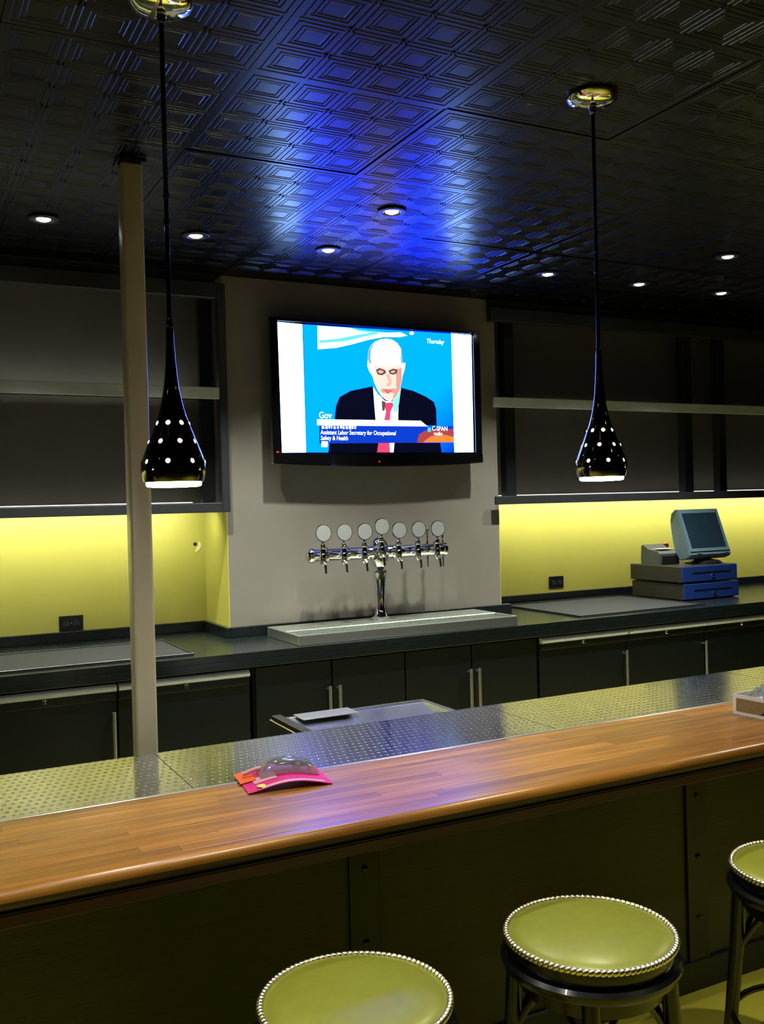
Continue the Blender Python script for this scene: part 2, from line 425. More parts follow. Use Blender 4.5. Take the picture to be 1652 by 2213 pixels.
def splash(label, runs):
    o = (0.5 * (runs[0][0] + runs[0][1]), runs[0][2], CZ + 0.0005)
    t = thing('backsplash', o, label, 'backsplash')
    for a in runs: P(MB().box(*a, CZ + 0.0005, CZ + 0.052, 0.002, 1), 'splash_strip', 'black_counter', t, o)
splash('low black backsplash strip below the left yellow wall', [(X0 + 0.01, CHX0 - 0.03, YW - 0.03, YW - 0.007)])
splash('low black backsplash strip wrapping the taupe wall behind the taps', [(CHX0 - 0.004, CHX1 + 0.06, CHY - 0.022, CHY - 0.002), (CHX0 - 0.028, CHX0 - 0.005, CHY - 0.022, YW - 0.007), (CHX1 + 0.006, CHX1 + 0.06, CHY - 0.001, CHY + 0.02)])
splash('low black backsplash strip below the right yellow wall', [(CHX1 + 0.03, X1 - 0.01, YW - 0.03, YW - 0.007)])

def cabinet(xa, xb, doors, label, rail, handles, locks):
    o = (0.5 * (xa + xb), CF + 0.04, 0.0)
    t = thing('cabinet', o, label, 'cabinet')
    P(MB().box(xa, xb, CF + 0.06, YW - 0.45, 0.08, CZ - 0.07), 'carcass', 'batten_black', t, o)
    P(MB().box(xa, xb, CF + 0.11, CF + 0.13, 0.0, 0.08), 'toe_kick', 'batten_black', t, o)
    ds = []
    for a, b in doors:
        d = P(MB().box(a + 0.004, b - 0.004, CF + 0.04, CF + 0.058, 0.10, CZ - 0.078, 0.002, 1), 'door', 'black_laminate', t, o); ds.append((a, b, d))
        if rail:
            P(MB().prism([(CF + 0.015, CZ - 0.086), (CF + 0.012, CZ - 0.092), (CF + 0.012, CZ - 0.106), (CF + 0.022, CZ - 0.11), (CF + 0.0395, CZ - 0.11), (CF + 0.0395, CZ - 0.080)], 'x', a + 0.005, b - 0.005), 'pull_rail', 'rail_grey', d, o)
            P(MB().box(a + 0.005, b - 0.005, CF + 0.022, CF + 0.0395, CZ - 0.145, CZ - 0.1105, 0.002, 1), 'lock_rail', 'plastic_black', d, o)
    for hx, door_i in handles:
        d = ds[door_i][2]
        P(MB().tube([(hx, CF + 0.008, 0.785), (hx, CF + 0.008, 0.52)], 0.008, 12).tube([(hx, CF + 0.008, 0.77), (hx, CF + 0.041, 0.77)], 0.006, 8).tube([(hx, CF + 0.008, 0.535), (hx, CF + 0.041, 0.535)], 0.006, 8), 'handle', 'alu', d, o, True)
    for lx, door_i in locks:
        d = ds[door_i][2]
        P(MB().lathe([(0.011, 0.0), (0.011, -0.006), (0.008, -0.010), (0.003, -0.011)], (lx, CF + 0.021, CZ - 0.122), 'y', 14), 'lock', 'chrome', d, o, True)
    return t
W = 0.5833
cabinet(1.413 - 4 * W, 1.42, [(1.413 - (k + 1) * W, 1.413 - k * W) for k in range(4)][::-1], 'black under-counter cooler behind the taupe post, with full-width pull rails', True, [(0.83 - 0.02, 2), (0.83 - 0.02 - W, 1), (0.83 - 0.02 - 2 * W, 0)], [(1.413 - (k + 0.5) * W, 3 - k) for k in range(4)])
cabinet(1.436, 3.0, [(1.44, 1.82), (1.82, 2.21), (2.21, 2.592), (2.592, 2.998)], 'black four-door cabinet under the beer taps with paired bar handles', False, [(1.795, 0), (1.845, 1), (2.567, 2), (2.617, 3)], [])
cabinet(3.004, 6.0, [(3.008 + k * 0.5935, 3.008 + (k + 1) * 0.5935) for k in range(5)], 'black under-counter cooler below the cash register, with pull rails', True, [(3.58, 0), (4.175, 1), (4.77, 2)], [(3.29 + k * 0.5935, k) for k in range(5)])

# counter mats
def counter_mat(xa, xb, ya, yb, label):
    t = thing('bar_mat', ((xa + xb) / 2, (ya + yb) / 2, CZ), label, 'mat', 'rubber counter mats'); w, h = (xb - xa) / 2, (yb - ya) / 2
    MB().box(-w, w, -h, h, 0.0, 0.006, 0.002, 1).obj('base', 'rubber_mat', t)
    for a in ((-w, w, -h, -h + 0.012), (-w, w, h - 0.012, h), (-w, -w + 0.012, -h + 0.012, h - 0.012), (w - 0.012, w, -h + 0.012, h - 0.012)):
        MB().box(*a, 0.0061, 0.011, 0.001, 1).obj('edge', 'plastic_black', t)
counter_mat(-0.5, 1.175, 4.10, 4.62, 'dark rubber counter mat below the left wall outlet')
counter_mat(3.31, 4.24, 4.10, 4.84, 'dark rubber counter mat left of the cash register')

# wall outlets and the hole in the yellow wall
def outlet(x, z, label, n):
    t = thing('wall_outlet', (x, YW - 0.006, z), label, 'outlet', 'wall outlets')
    MB().box(-0.058, 0.058, -0.006, 0.0, -0.038, 0.038, 0.002, 1).obj('cover_plate', 'plastic_black', t)
    for dx in (-0.024, 0.024):
        r = MB().box(dx - 0.018, dx + 0.018, -0.0095, -0.0062, -0.015, 0.015, 0.004, 2).obj('receptacle', 'black_frame', t)
        MB().box(dx - 0.010, dx - 0.003, -0.0103, -0.0096, 0.004, 0.007).box(dx - 0.010, dx - 0.003, -0.0103, -0.0096, -0.007, -0.004).obj('slot', 'hole_dark', r)
    MB().lathe([(0.003, 0.0), (0.003, -0.002)], (0, -0.0062, 0), 'y', 10).obj('screw', 'chrome', t)
outlet(0.79, 1.071, 'black wall outlet on the yellow wall left of the taupe post', 1)
outlet(3.788, 1.095, 'black wall outlet on the yellow wall left of the cash register', 2)
hl = thing('wall_hole', (1.443, YW - 0.006, 1.425), 'chipped hole in the yellow wall near the screen wall corner', 'hole')
MB().lathe([(0.010, 0.0), (0.010, -0.0015), (0.001, -0.0015)], (-0.012, 0, 0.012), 'y', 14).obj('opening', 'hole_dark', hl)
MB().prism([(0.012, 0.026), (0.020, 0.010), (0.018, -0.006), (0.006, -0.022), (-0.012, -0.030), (-0.014, -0.022), (-0.004, -0.006), (0.002, 0.006), (0.004, 0.020)], 'y', -0.003, 0.0).obj('chipped_plaster', 'patch_white', hl)
TVP = {
 'bar_l': [(-0.574, 0.351), (-0.441, 0.348), (-0.439, -0.297), (-0.568, -0.298)],
 'bar_r': [(0.437, 0.353), (0.566, 0.352), (0.562, -0.293), (0.438, -0.295)],
 'bg': [(-0.437, 0.348), (0.436, 0.353), (0.437, -0.295), (-0.438, -0.297)],
 'flag': [(-0.358, 0.346), (-0.191, 0.346), (-0.064, 0.338), (0.028, 0.333), (0.122, 0.341), (0.163, 0.327), (0.121, 0.316), (0.018, 0.31), (-0.065, 0.292), (-0.166, 0.262), (-0.256, 0.239), (-0.36, 0.226)],
 'flag_stripe1': [(-0.351, 0.272), (-0.246, 0.287), (-0.138, 0.312), (-0.046, 0.331), (0.0, 0.329), (-0.102, 0.303), (-0.211, 0.274), (-0.352, 0.258)],
 'flag_stripe2': [(-0.173, 0.344), (-0.064, 0.339), (0.047, 0.336), (-0.028, 0.329), (-0.119, 0.331)],
 'dot': [(0.174, 0.34), (0.181, 0.349), (0.197, 0.35), (0.204, 0.342), (0.196, 0.332), (0.181, 0.331)],
 'suit': [(-0.275, -0.115), (-0.266, -0.058), (-0.245, -0.013), (-0.182, 0.021), (-0.054, 0.049), (-0.01, -0.003), (0.055, -0.017), (0.115, 0.047), (0.189, 0.033), (0.266, 0.005), (0.316, -0.023), (0.329, -0.061), (0.33, -0.15), (-0.276, -0.159)],
 'suit_low': [(-0.317, -0.297), (-0.309, -0.247), (0.349, -0.243), (0.357, -0.296)],
 'shirt': [(-0.051, 0.047), (-0.023, 0.009), (0.018, -0.025), (0.06, -0.025), (0.094, 0.009), (0.115, 0.047), (0.097, -0.049), (0.091, -0.156), (-0.039, -0.158), (-0.046, -0.053)],
 'collar': [(0.06, -0.027), (0.098, 0.016), (0.115, 0.043), (0.1, -0.041), (0.086, -0.079), (0.067, -0.087)],
 'tie': [(0.023, -0.035), (0.062, -0.032), (0.066, -0.05), (0.049, -0.079), (0.04, -0.156), (0.001, -0.157), (0.021, -0.084), (0.015, -0.055)],
 'tie_low': [(-0.028, -0.243), (0.034, -0.243), (0.04, -0.296), (-0.038, -0.296)],
 'shirt_low': [(0.036, -0.241), (0.068, -0.237), (0.06, -0.296), (0.04, -0.296)],
 'neck_shadow': [(-0.003, -0.025), (0.022, -0.031), (0.014, -0.074), (0.0, -0.08)],
 'head': [(-0.078, 0.192), (-0.075, 0.229), (-0.059, 0.26), (-0.034, 0.282), (-0.001, 0.297), (0.035, 0.303), (0.069, 0.299), (0.1, 0.283), (0.12, 0.255), (0.128, 0.218), (0.129, 0.181), (0.146, 0.179), (0.14, 0.144), (0.127, 0.114), (0.12, 0.08), (0.104, 0.026), (0.079, -0.008), (0.05, -0.024), (0.022, -0.02), (-0.002, -0.002), (-0.025, 0.03), (-0.044, 0.069), (-0.054, 0.103), (-0.072, 0.126), (-0.082, 0.155)],
 'face': [(-0.042, 0.161), (0.041, 0.152), (0.117, 0.172), (0.121, 0.101), (0.104, 0.03), (0.079, -0.007), (0.05, -0.021), (0.023, -0.016), (-0.002, 0.001), (-0.023, 0.032), (-0.039, 0.072)],
 'cheek': [(0.088, 0.141), (0.122, 0.155), (0.12, 0.084), (0.104, 0.029), (0.079, -0.005), (0.06, -0.017), (0.085, 0.042)],
 'hair_l': [(-0.078, 0.192), (-0.075, 0.229), (-0.057, 0.26), (-0.038, 0.275), (-0.058, 0.238), (-0.063, 0.192), (-0.056, 0.168), (-0.073, 0.171)],
 'hair_r': [(0.121, 0.247), (0.128, 0.218), (0.129, 0.181), (0.121, 0.168), (0.116, 0.201)],
 'glass_l': [(-0.033, 0.136), (-0.01, 0.146), (0.024, 0.135), (0.027, 0.121), (0.001, 0.108), (-0.023, 0.112)],
 'glass_l_in': [(-0.022, 0.13), (-0.006, 0.136), (0.015, 0.128), (0.001, 0.118), (-0.015, 0.119)],
 'glass_r': [(0.041, 0.134), (0.069, 0.146), (0.096, 0.142), (0.091, 0.122), (0.07, 0.114), (0.05, 0.117)],
 'glass_r_in': [(0.054, 0.13), (0.071, 0.137), (0.084, 0.133), (0.072, 0.123), (0.057, 0.124)],
 'nose': [(0.024, 0.114), (0.044, 0.115), (0.06, 0.078), (0.054, 0.056), (0.031, 0.05), (0.026, 0.065), (0.043, 0.073)],
 'stubble': [(-0.01, 0.03), (0.01, 0.041), (0.038, 0.035), (0.071, 0.043), (0.09, 0.034), (0.07, 0.015), (0.028, 0.027), (0.009, 0.013)],
 'mouth': [(0.012, 0.033), (0.038, 0.037), (0.064, 0.028), (0.037, 0.012), (0.021, 0.016)],
 'band': [(-0.376, -0.129), (0.228, -0.126), (0.271, -0.156), (-0.377, -0.16)],
 'lower': [(-0.364, -0.161), (0.271, -0.156), (0.431, -0.151), (0.434, -0.241), (-0.366, -0.252)],
 'orange': [(0.201, -0.244), (0.216, -0.198), (0.271, -0.172), (0.431, -0.168), (0.434, -0.241)],
 'orange_hot': [(0.239, -0.241), (0.289, -0.209), (0.378, -0.2), (0.435, -0.212), (0.434, -0.24)],
 'live': [(-0.355, -0.24), (-0.318, -0.241), (-0.323, -0.27), (-0.356, -0.27)],
 'logo': [(0.271, -0.161), (0.29, -0.161), (0.29, -0.185), (0.27, -0.185)],
}
# ---------------------------------------------------------------- television
TO = Vector((2.315, 4.45, 2.19))
tv = thing('television', TO, 'large flat television showing a news broadcast, mounted on the taupe wall', 'television')
# body: flat back box, glossy bezel with a deeper, bowed lower edge
MB().box(-0.58, 0.58, 0.022, 0.062, -0.32, 0.34, 0.012, 2).obj('back_shell', 'plastic_black', tv)
MB().box(-0.20, 0.20, 0.063, 0.099, -0.16, 0.16).obj('wall_mount', 'gun_metal', tv)
bz = MB()
xs = [-0.617 + 1.234 * k / 24 for k in range(25)]
outer = [(x, -0.352 - 0.016 * (1 - (x / 0.617) ** 2)) for x in xs] + [(0.617, 0.372)] + [(-0.617, 0.372)]
bz.box(-0.617, -0.580, -0.012, 0.02, -0.305, 0.374, 0.004, 2).box(0.573, 0.617, -0.012, 0.02, -0.305, 0.374, 0.004, 2).box(-0.5799, 0.5729, -0.012, 0.02, 0.356, 0.374, 0.004, 2)
bz.prism([(x, -0.346 - 0.018 * (1 - (x / 0.617) ** 2)) for x in xs] + [(0.617, -0.3051), (-0.617, -0.3051)], 'y', -0.014, 0.02)
bz.obj('bezel', 'tv_black', tv)
MB().prism([(x, -0.352 - 0.018 * (1 - (x / 0.617) ** 2)) for x in xs] + [(x, -0.3465 - 0.018 * (1 - (x / 0.617) ** 2)) for x in xs[::-1]], 'y', -0.013, 0.01).obj('lower_trim', 'chrome', tv)
emis('tv_led', (1.0, 0.03, 0.05), 1.5)
MB().lathe([(0.004, 0.0), (0.004, -0.0012), (0.001, -0.0014)], (-0.029, -0.0142, -0.345), 'y', 10).obj('power_led', 'tv_led', tv)
MB().box(-0.600, -0.588, -0.0135, -0.0122, -0.300, -0.292).obj('standby_light', 'tv_led', tv)
scr = MB().box(-0.580, 0.573, -0.004, 0.018, -0.305, 0.356).obj('screen', 'tv_black', tv)
def tvc(name, rgb, k=1.0): emis(name, lin(rgb), k * TV_K)
emis('tv_white', (2.4, 4.4, 8.6), TV_K); tvc('tv_flagwhite', (225, 245, 255), 1.7); tvc('tv_stripe', (90, 190, 240), 1.1)
tvc('tv_suit', (6, 8, 26), 1.0); tvc('tv_shirt', (225, 248, 255), 1.3); tvc('tv_collar', (130, 225, 225), 1.0); tvc('tv_tie', (205, 60, 100), 1.0)
tvc('tv_head', (255, 238, 232), 1.15); tvc('tv_face', (238, 196, 182), 1.0); tvc('tv_cheek', (196, 140, 128), 1.0); tvc('tv_hair', (120, 160, 175), 1.0)
tvc('tv_dark', (96, 72, 70), 0.8); tvc('tv_skin2', (210, 160, 148), 1.0); tvc('tv_mouth', (190, 100, 100), 1.0); tvc('tv_band', (255, 244, 232), 1.3)
tvc('tv_lower', (10, 52, 175), 1.0); tvc('tv_orange', (150, 60, 60), 1.0); tvc('tv_orange_hot', (240, 120, 50), 1.0); tvc('tv_text', (235, 245, 255), 1.4); tvc('tv_logo', (60, 190, 230), 1.0)
def tv_background():
    m = bpy.data.materials.new('tv_background'); m.use_nodes = True; nt = m.node_tree; L = nt.links.new
    for n in list(nt.nodes): nt.nodes.remove(n)
    o = nt.nodes.new('ShaderNodeOutputMaterial'); e = nt.nodes.new('ShaderNodeEmission'); L(e.outputs[0], o.inputs[0])
    tc = nt.nodes.new('ShaderNodeTexCoord'); sp = nt.nodes.new('ShaderNodeSeparateXYZ'); L(tc.outputs['Object'], sp.inputs[0])
    a = nt.nodes.new('ShaderNodeMath'); a.operation = 'MULTIPLY'; a.inputs[1].default_value = 0.9; L(sp.outputs['X'], a.inputs[0])
    s = nt.nodes.new('ShaderNodeMath'); s.operation = 'SUBTRACT'; L(a.outputs[0], s.inputs[0]); L(sp.outputs['Z'], s.inputs[1])
    r = nt.nodes.new('ShaderNodeValToRGB'); L(s.outputs[0], r.inputs[0])
    r.color_ramp.elements[0].position = 0.28; r.color_ramp.elements[0].color = (0.0, 0.0185, 1.0, 1)
    r.color_ramp.elements[1].position = 0.72; r.color_ramp.elements[1].color = (0.0, 0.0006, 0.06, 1)
    L(r.outputs[0], e.inputs['Color']); e.inputs['Strength'].default_value = 17.5 * TV_K
    MATS['tv_bg'] = m
tv_background()
layers = [('bg', 'tv_bg', 'broadcast_background'), ('bar_l', 'tv_white', 'side_bar'), ('bar_r', 'tv_white', 'side_bar'), ('flag', 'tv_flagwhite', 'flag_graphic'), ('flag_stripe1', 'tv_stripe', 'flag_stripe'), ('flag_stripe2', 'tv_stripe', 'flag_stripe'), ('dot', 'tv_flagwhite', 'corner_mark'),
          ('suit', 'tv_suit', 'suit_picture'), ('suit_low', 'tv_suit', 'suit_picture'), ('shirt', 'tv_shirt', 'shirt_picture'), ('collar', 'tv_collar', 'collar_picture'), ('neck_shadow', 'tv_dark', 'collar_picture'), ('tie', 'tv_tie', 'tie_picture'), ('tie_low', 'tv_tie', 'tie_picture'), ('shirt_low', 'tv_shirt', 'shirt_picture'),
          ('head', 'tv_head', 'head_picture'), ('face', 'tv_face', 'face_picture'), ('cheek', 'tv_cheek', 'face_picture'), ('hair_l', 'tv_hair', 'hair_picture'), ('hair_r', 'tv_hair', 'hair_picture'), ('glass_l', 'tv_dark', 'glasses_picture'), ('glass_l_in', 'tv_skin2', 'glasses_picture'), ('glass_r', 'tv_dark', 'glasses_picture'), ('glass_r_in', 'tv_skin2', 'glasses_picture'),
          ('nose', 'tv_skin2', 'face_picture'), ('stubble', 'tv_cheek', 'face_picture'), ('mouth', 'tv_mouth', 'mouth_picture'), ('lower', 'tv_lower', 'caption_strip'), ('orange', 'tv_orange', 'caption_glow'), ('orange_hot', 'tv_orange_hot', 'caption_glow'), ('band', 'tv_band', 'caption_band'), ('live', 'tv_text', 'caption_mark'), ('logo', 'tv_logo', 'channel_mark')]
yk = -0.0042
for key, m, nm in layers:
    pts = TVP[key]
    if key not in ('bg', 'bar_l', 'bar_r'): yk -= 0.00018
    MB().prism([(min(0.573, max(-0.58, a)), min(0.356, max(-0.305, b))) for a, b in pts], 'y', yk - 0.0001, yk).obj(nm, m, scr)
yt = yk - 0.0006
def tv_text(body, x, z, size, m, shear=0.0, sx=1.0):
    c = bpy.data.curves.new('caption_text', 'FONT'); c.body = body; c.size = size; c.shear = shear; c.offset = size * 0.012
    o = bpy.data.objects.new('caption_text', c); COL.objects.link(o); o.parent = scr; o.location = (x, yt, z); o.rotation_euler = (math.pi / 2, 0, 0); o.scale = (sx, 1, 1)
    c.materials.append(MATS[m])
    me = bpy.data.meshes.new_from_object(o.evaluated_get(bpy.context.evaluated_depsgraph_get()))
    k = bpy.data.objects.new('caption_letters', me); COL.objects.link(k); k.parent = scr; k.location = o.location; k.rotation_euler = o.rotation_euler; k.scale = o.scale
    bpy.data.objects.remove(o); return k
emis('tv_ink', lin((6, 16, 60)), 1.0)
tv_text('Thursday', 0.274, 0.292, 0.034, 'tv_text', 0.25, 0.86)
tv_text('Gov', -0.366, -0.123, 0.046, 'tv_text', 0.0, 0.9)
tv_text('Assistant Labor Secretary for Occupational', -0.360, -0.205, 0.031, 'tv_text', 0.1, 0.80)
tv_text('Safety & Health', -0.360, -0.234, 0.031, 'tv_text', 0.1, 0.80)
tv_text('C-SPAN', 0.296, -0.178, 0.034, 'tv_text', 0.0, 0.85)
tv_text('radio', 0.306, -0.203, 0.028, 'tv_text', 0.0, 0.95)
x = -0.352
while x < -0.165:      # the blurred, unreadable name line
    w = random.uniform(0.006, 0.016)
    MB().box(x, x + w, yt - 0.0002, yt, -0.176 + random.uniform(-0.002, 0.002), -0.160 + random.uniform(-0.004, 0.006)).obj('caption_smear', 'tv_text', scr); x += w + random.uniform(0.003, 0.008)

# ---------------------------------------------------------------- drip tray and beer tower
tr = thing('drip_tray', (2.265, 4.27, CZ), 'shallow stainless drip tray under the beer taps', 'tray')
w, h, H_ = 0.61, 0.205, 0.048
MB().box(-w, w, -h, -h + 0.012, 0, H_, 0.003, 2).box(-w, w, h - 0.012, h, 0, H_, 0.003, 2).box(-w, -w + 0.012, -h + 0.0121, h - 0.0121, 0, H_, 0.003, 2).box(w - 0.012, w, -h + 0.0121, h - 0.0121, 0, H_, 0.003, 2).box(-w + 0.012, w - 0.012, -h + 0.012, h - 0.012, 0, 0.012).obj('pan', 'tray_steel', tr)
MB().box(-w + 0.0125, w - 0.0125, -0.02, h - 0.0125, 0.0125, H_, 0.002, 1).obj('raised_deck', 'tray_steel', tr)
for k in range(46):
    xx = -w + 0.025 + k * (2 * w - 0.05) / 45
    MB().box(xx - 0.004, xx + 0.004, -h + 0.014, -0.021, 0.03, 0.036).obj('grate_bar', 'tray_steel', tr)
MB().box(-w + 0.013, w - 0.013, -h + 0.05, -h + 0.056, 0.024, 0.0299).box(-w + 0.013, w - 0.013, -0.05, -0.044, 0.024, 0.0299).obj('grate_rail', 'tray_steel', tr)

BT = Vector((2.252, 4.40, CZ + H_ + 0.0005))
bt = thing('beer_tower', BT, 'chrome T-shaped beer tower with seven round grey tap badges', 'beer tower')
MB().lathe([(0.050, 0.0), (0.050, 0.008), (0.036, 0.014), (0.028, 0.03), (0.025, 0.06), (0.028, 0.14), (0.033, 0.20), (0.037, 0.235), (0.040, 0.243), (0.040, 0.252), (0.036, 0.256), (0.028, 0.262), (0.026, 0.275)], n=32).obj('column', 'chrome', bt, True)
hz = 0.345
MB().lathe([(0.030, 0.27), (0.040, 0.285), (0.050, 0.31), (0.054, 0.345), (0.050, 0.38), (0.040, 0.405), (0.022, 0.42), (0.008, 0.424)], n=32).obj('hub', 'chrome', bt, True)
XA = [1.883, 1.997, 2.110, 2.208, 2.307, 2.421, 2.536]
MB().lathe([(0.012, -0.41), (0.028, -0.405), (0.038, -0.392), (0.038, -0.375), (0.033, -0.368), (0.033, -0.02), (0.033, 0.375), (0.038, 0.380), (0.038, 0.395), (0.028, 0.405), (0.012, 0.41)], (0, 0, hz), 'x', 28).obj('crossbar', 'chrome', bt, True)
for dx in (-0.305, -0.19, -0.075, 0.075, 0.11, 0.225, 0.335):
    MB().lathe([(0.034, -0.008), (0.040, -0.005), (0.040, 0.005), (0.034, 0.008)], (dx, 0, hz), 'x', 24, False, False).obj('collar_ring', 'chrome', bt, True)
XF = [2.252 - 0.345 + 0.115 * k for k in range(7)]
for k in range(7):
    fx = XA[k] - 2.252 + 0.012; mid = (k == 3); up = 0.022 if mid else 0.0
    f = MB()
    f.tube([(fx, -0.028, hz + up), (fx, -0.085, hz + up)], 0.013, 14, radii=[0.016, 0.013])
    f.lathe([(0.010, -0.045), (0.016, -0.035), (0.017, 0.0), (0.016, 0.025), (0.012, 0.035), (0.016, 0.042), (0.014, 0.056), (0.006, 0.064)], (fx, -0.088, hz + up), 'z', 18)
    f.tube([(fx, -0.090, hz - 0.02 + up), (fx, -0.112, hz - 0.045 + up), (fx, -0.120, hz - 0.085 + up)], 0.008, 12, radii=[0.010, 0.009, 0.007])
    fo = f.obj('faucet', 'chrome', bt, True)
    MB().tube([(fx, -0.088, hz + 0.06 + up), (fx, -0.096, hz + 0.088 + up)], 0.006, 12, radii=[0.008, 0.005]).obj('lever', 'chrome', fo, True)
    zc_ = 1.487 - BT.z + (0.022 if mid else 0.0)
    MB().lathe([(0.001, -0.0065), (0.039, -0.006), (0.0395, -0.004), (0.0395, 0.004), (0.030, 0.006), (0.001, 0.0065)], (fx, -0.100, zc_), 'y', 36).obj('tap_badge', 'badge_grey', fo, True)
    MB().lathe([(0.0396, -0.005), (0.042, -0.0055), (0.043, 0.0), (0.042, 0.0055), (0.0396, 0.005)], (fx, -0.100, zc_), 'y', 36, False, False).obj('badge_rim', 'chrome', fo, True)
for rx in (2.566 - 2.252, 2.662 - 2.252):
    MB().lathe([(0.004, 0.245), (0.006, 0.25), (0.006, 0.30), (0.011, 0.325), (0.011, 0.37), (0.006, 0.39), (0.006, 0.44), (0.009, 0.446), (0.010, 0.455), (0.004, 0.463)], (rx, 0.045, 0), 'z', 14).tube([(rx, 0.045, hz), (rx - 0.012, 0.02, hz)], 0.009, 10).obj('vent_rod', 'chrome', bt, True)

# ---------------------------------------------------------------- cash register corner
PX, PY = 4.525, 4.33
for k, (lab) in enumerate(('lower blue-fronted cash drawer standing on the black counter', 'upper blue-fronted cash drawer stacked under the touch screen')):
    z0 = CZ + 0.001 + k * 0.107
    d = thing('cash_drawer', (PX + (0.012 if k == 0 else 0), PY, z0), lab, 'cash drawer', 'stacked cash drawers')
    MB().box(-0.235, 0.235, 0.012, 0.46, 0.006, 0.104, 0.003, 1).obj('case', 'drawer_body', d)
    fr = MB().box(-0.233, 0.233, 0.0, 0.0118, 0.008, 0.102, 0.003, 1).obj('drawer_front', 'drawer_blue', d)
    MB().box(-0.15, 0.17, -0.0025, -0.0002, 0.062, 0.066).obj('slot_line', 'plastic_black', fr)
    MB().lathe([(0.011, 0.0), (0.011, -0.006), (0.006, -0.009), (0.001, -0.009)], (0.02, -0.0002, 0.038), 'y', 14).obj('lock', 'chrome', fr, True)
    for sx in (-0.2, 0.2):
        MB().box(sx - 0.02, sx + 0.02, 0.03, 0.06, 0.0, 0.0058).box(sx - 0.02, sx + 0.02, 0.40, 0.43, 0.0, 0.0058).obj('foot', 'plastic_black', d)
PT = CZ + 0.001 + 0.107 + 0.1045
ps = thing('touch_terminal', (4.64, 4.50, PT), 'blue-grey touch screen terminal tilted back on the cash drawers', 'touch screen')
MB().lathe([(0.115, 0.0), (0.115, 0.008), (0.100, 0.018), (0.06, 0.026), (0.035, 0.03)], n=28).obj('base', 'plastic_black', ps, True)
MB().tube([(0, 0.01, 0.025), (0, 0.03, 0.07), (0, 0.02, 0.12)], 0.04, 14, radii=[0.045, 0.04, 0.035]).obj('neck', 'plastic_black', ps, True)
hd = bpy.data.objects.new('display_head', None)
# head: side outline is thicker at the bottom and bulges at the back
Th = math.radians(21)
def rotx(mb, z0, y0):
    for v in mb.bm.verts:
        y, z = v.co.y, v.co.z
        v.co.y = y0 + y * math.cos(Th) + z * math.sin(Th); v.co.z = z0 - y * math.sin(Th) + z * math.cos(Th)
    return mb
hx = -0.015
mb = MB().prism([(0.0, 0.0), (0.0, 0.305), (0.02, 0.312), (0.060, 0.300), (0.085, 0.26), (0.088, 0.20), (0.11, 0.12), (0.12, 0.06), (0.10, 0.0), (0.06, -0.012), (0.015, -0.012)], 'x', hx - 0.178, hx + 0.178)
bmesh.ops.bevel(mb.bm, geom=[e for e in mb.bm.edges if abs(e.verts[0].co.x - e.verts[1].co.x) < 1e-6], offset=0.006, segments=2, affect='EDGES')
head_o = rotx(mb, 0.062, -0.085).obj('display_case', 'plastic_blue_grey', ps)
rotx(MB().box(hx - 0.148, hx + 0.148, -0.002, 0.004, 0.045, 0.278), 0.062, -0.0853).obj('touch_screen', 'pos_screen', head_o)
rotx(MB().box(hx - 0.17, hx + 0.17, -0.006, 0.003, 0.020, 0.024).box(hx - 0.12, hx - 0.08, -0.004, 0.003, 0.006, 0.012).box(hx + 0.12, hx + 0.15, -0.004, 0.003, 0.006, 0.012), 0.062, -0.0853).obj('front_ledge', 'plastic_blue_grey', head_o)
pr = thing('receipt_printer', (4.40, 4.62, PT), 'small grey receipt printer beside the touch screen', 'printer')
MB().prism([(-0.07, 0.0), (-0.075, 0.07), (-0.055, 0.086), (0.03, 0.098), (0.075, 0.125), (0.09, 0.115), (0.095, 0.03), (0.09, 0.0)], 'x', -0.085, 0.085).obj('case', 'printer_grey', pr)
MB().box(-0.065, 0.065, -0.077, -0.0755, 0.012, 0.055).obj('front_cover', 'plastic_black', pr)
MB().box(-0.06, 0.06, -0.045, 0.01, 0.0985, 0.1005).obj('paper_slot', 'white_plastic', pr)
og = thing('orange_tag', (4.508, 4.70, PT), 'small orange tag on a stand between printer and touch screen', 'tag')
MB().box(-0.016, 0.016, -0.01, 0.01, 0.0, 0.10, 0.002, 1).obj('stand', 'kraft', og)
MB().box(-0.024, 0.024, -0.014, 0.014, 0.1005, 0.128, 0.003, 1).obj('tag', 'orange', og)

# ---------------------------------------------------------------- support post
pc = thing('support_post', (0.735, 3.17, 0.0), 'square taupe steel support post behind the bar', 'post')
MB().box(-0.035, 0.035, -0.035, 0.035, 0.011, ZC - 0.013, 0.010, 3).obj('shaft', 'post_taupe', pc, True)
MB().box(-0.075, 0.075, -0.075, 0.075, 0.0, 0.0105, 0.002, 1).obj('base_plate', 'post_taupe', pc)
MB().box(-0.045, 0.045, -0.045, 0.045, ZC - 0.0125, ZC - 0.001, 0.001, 1).obj('cap_plate', 'ceiling', pc)

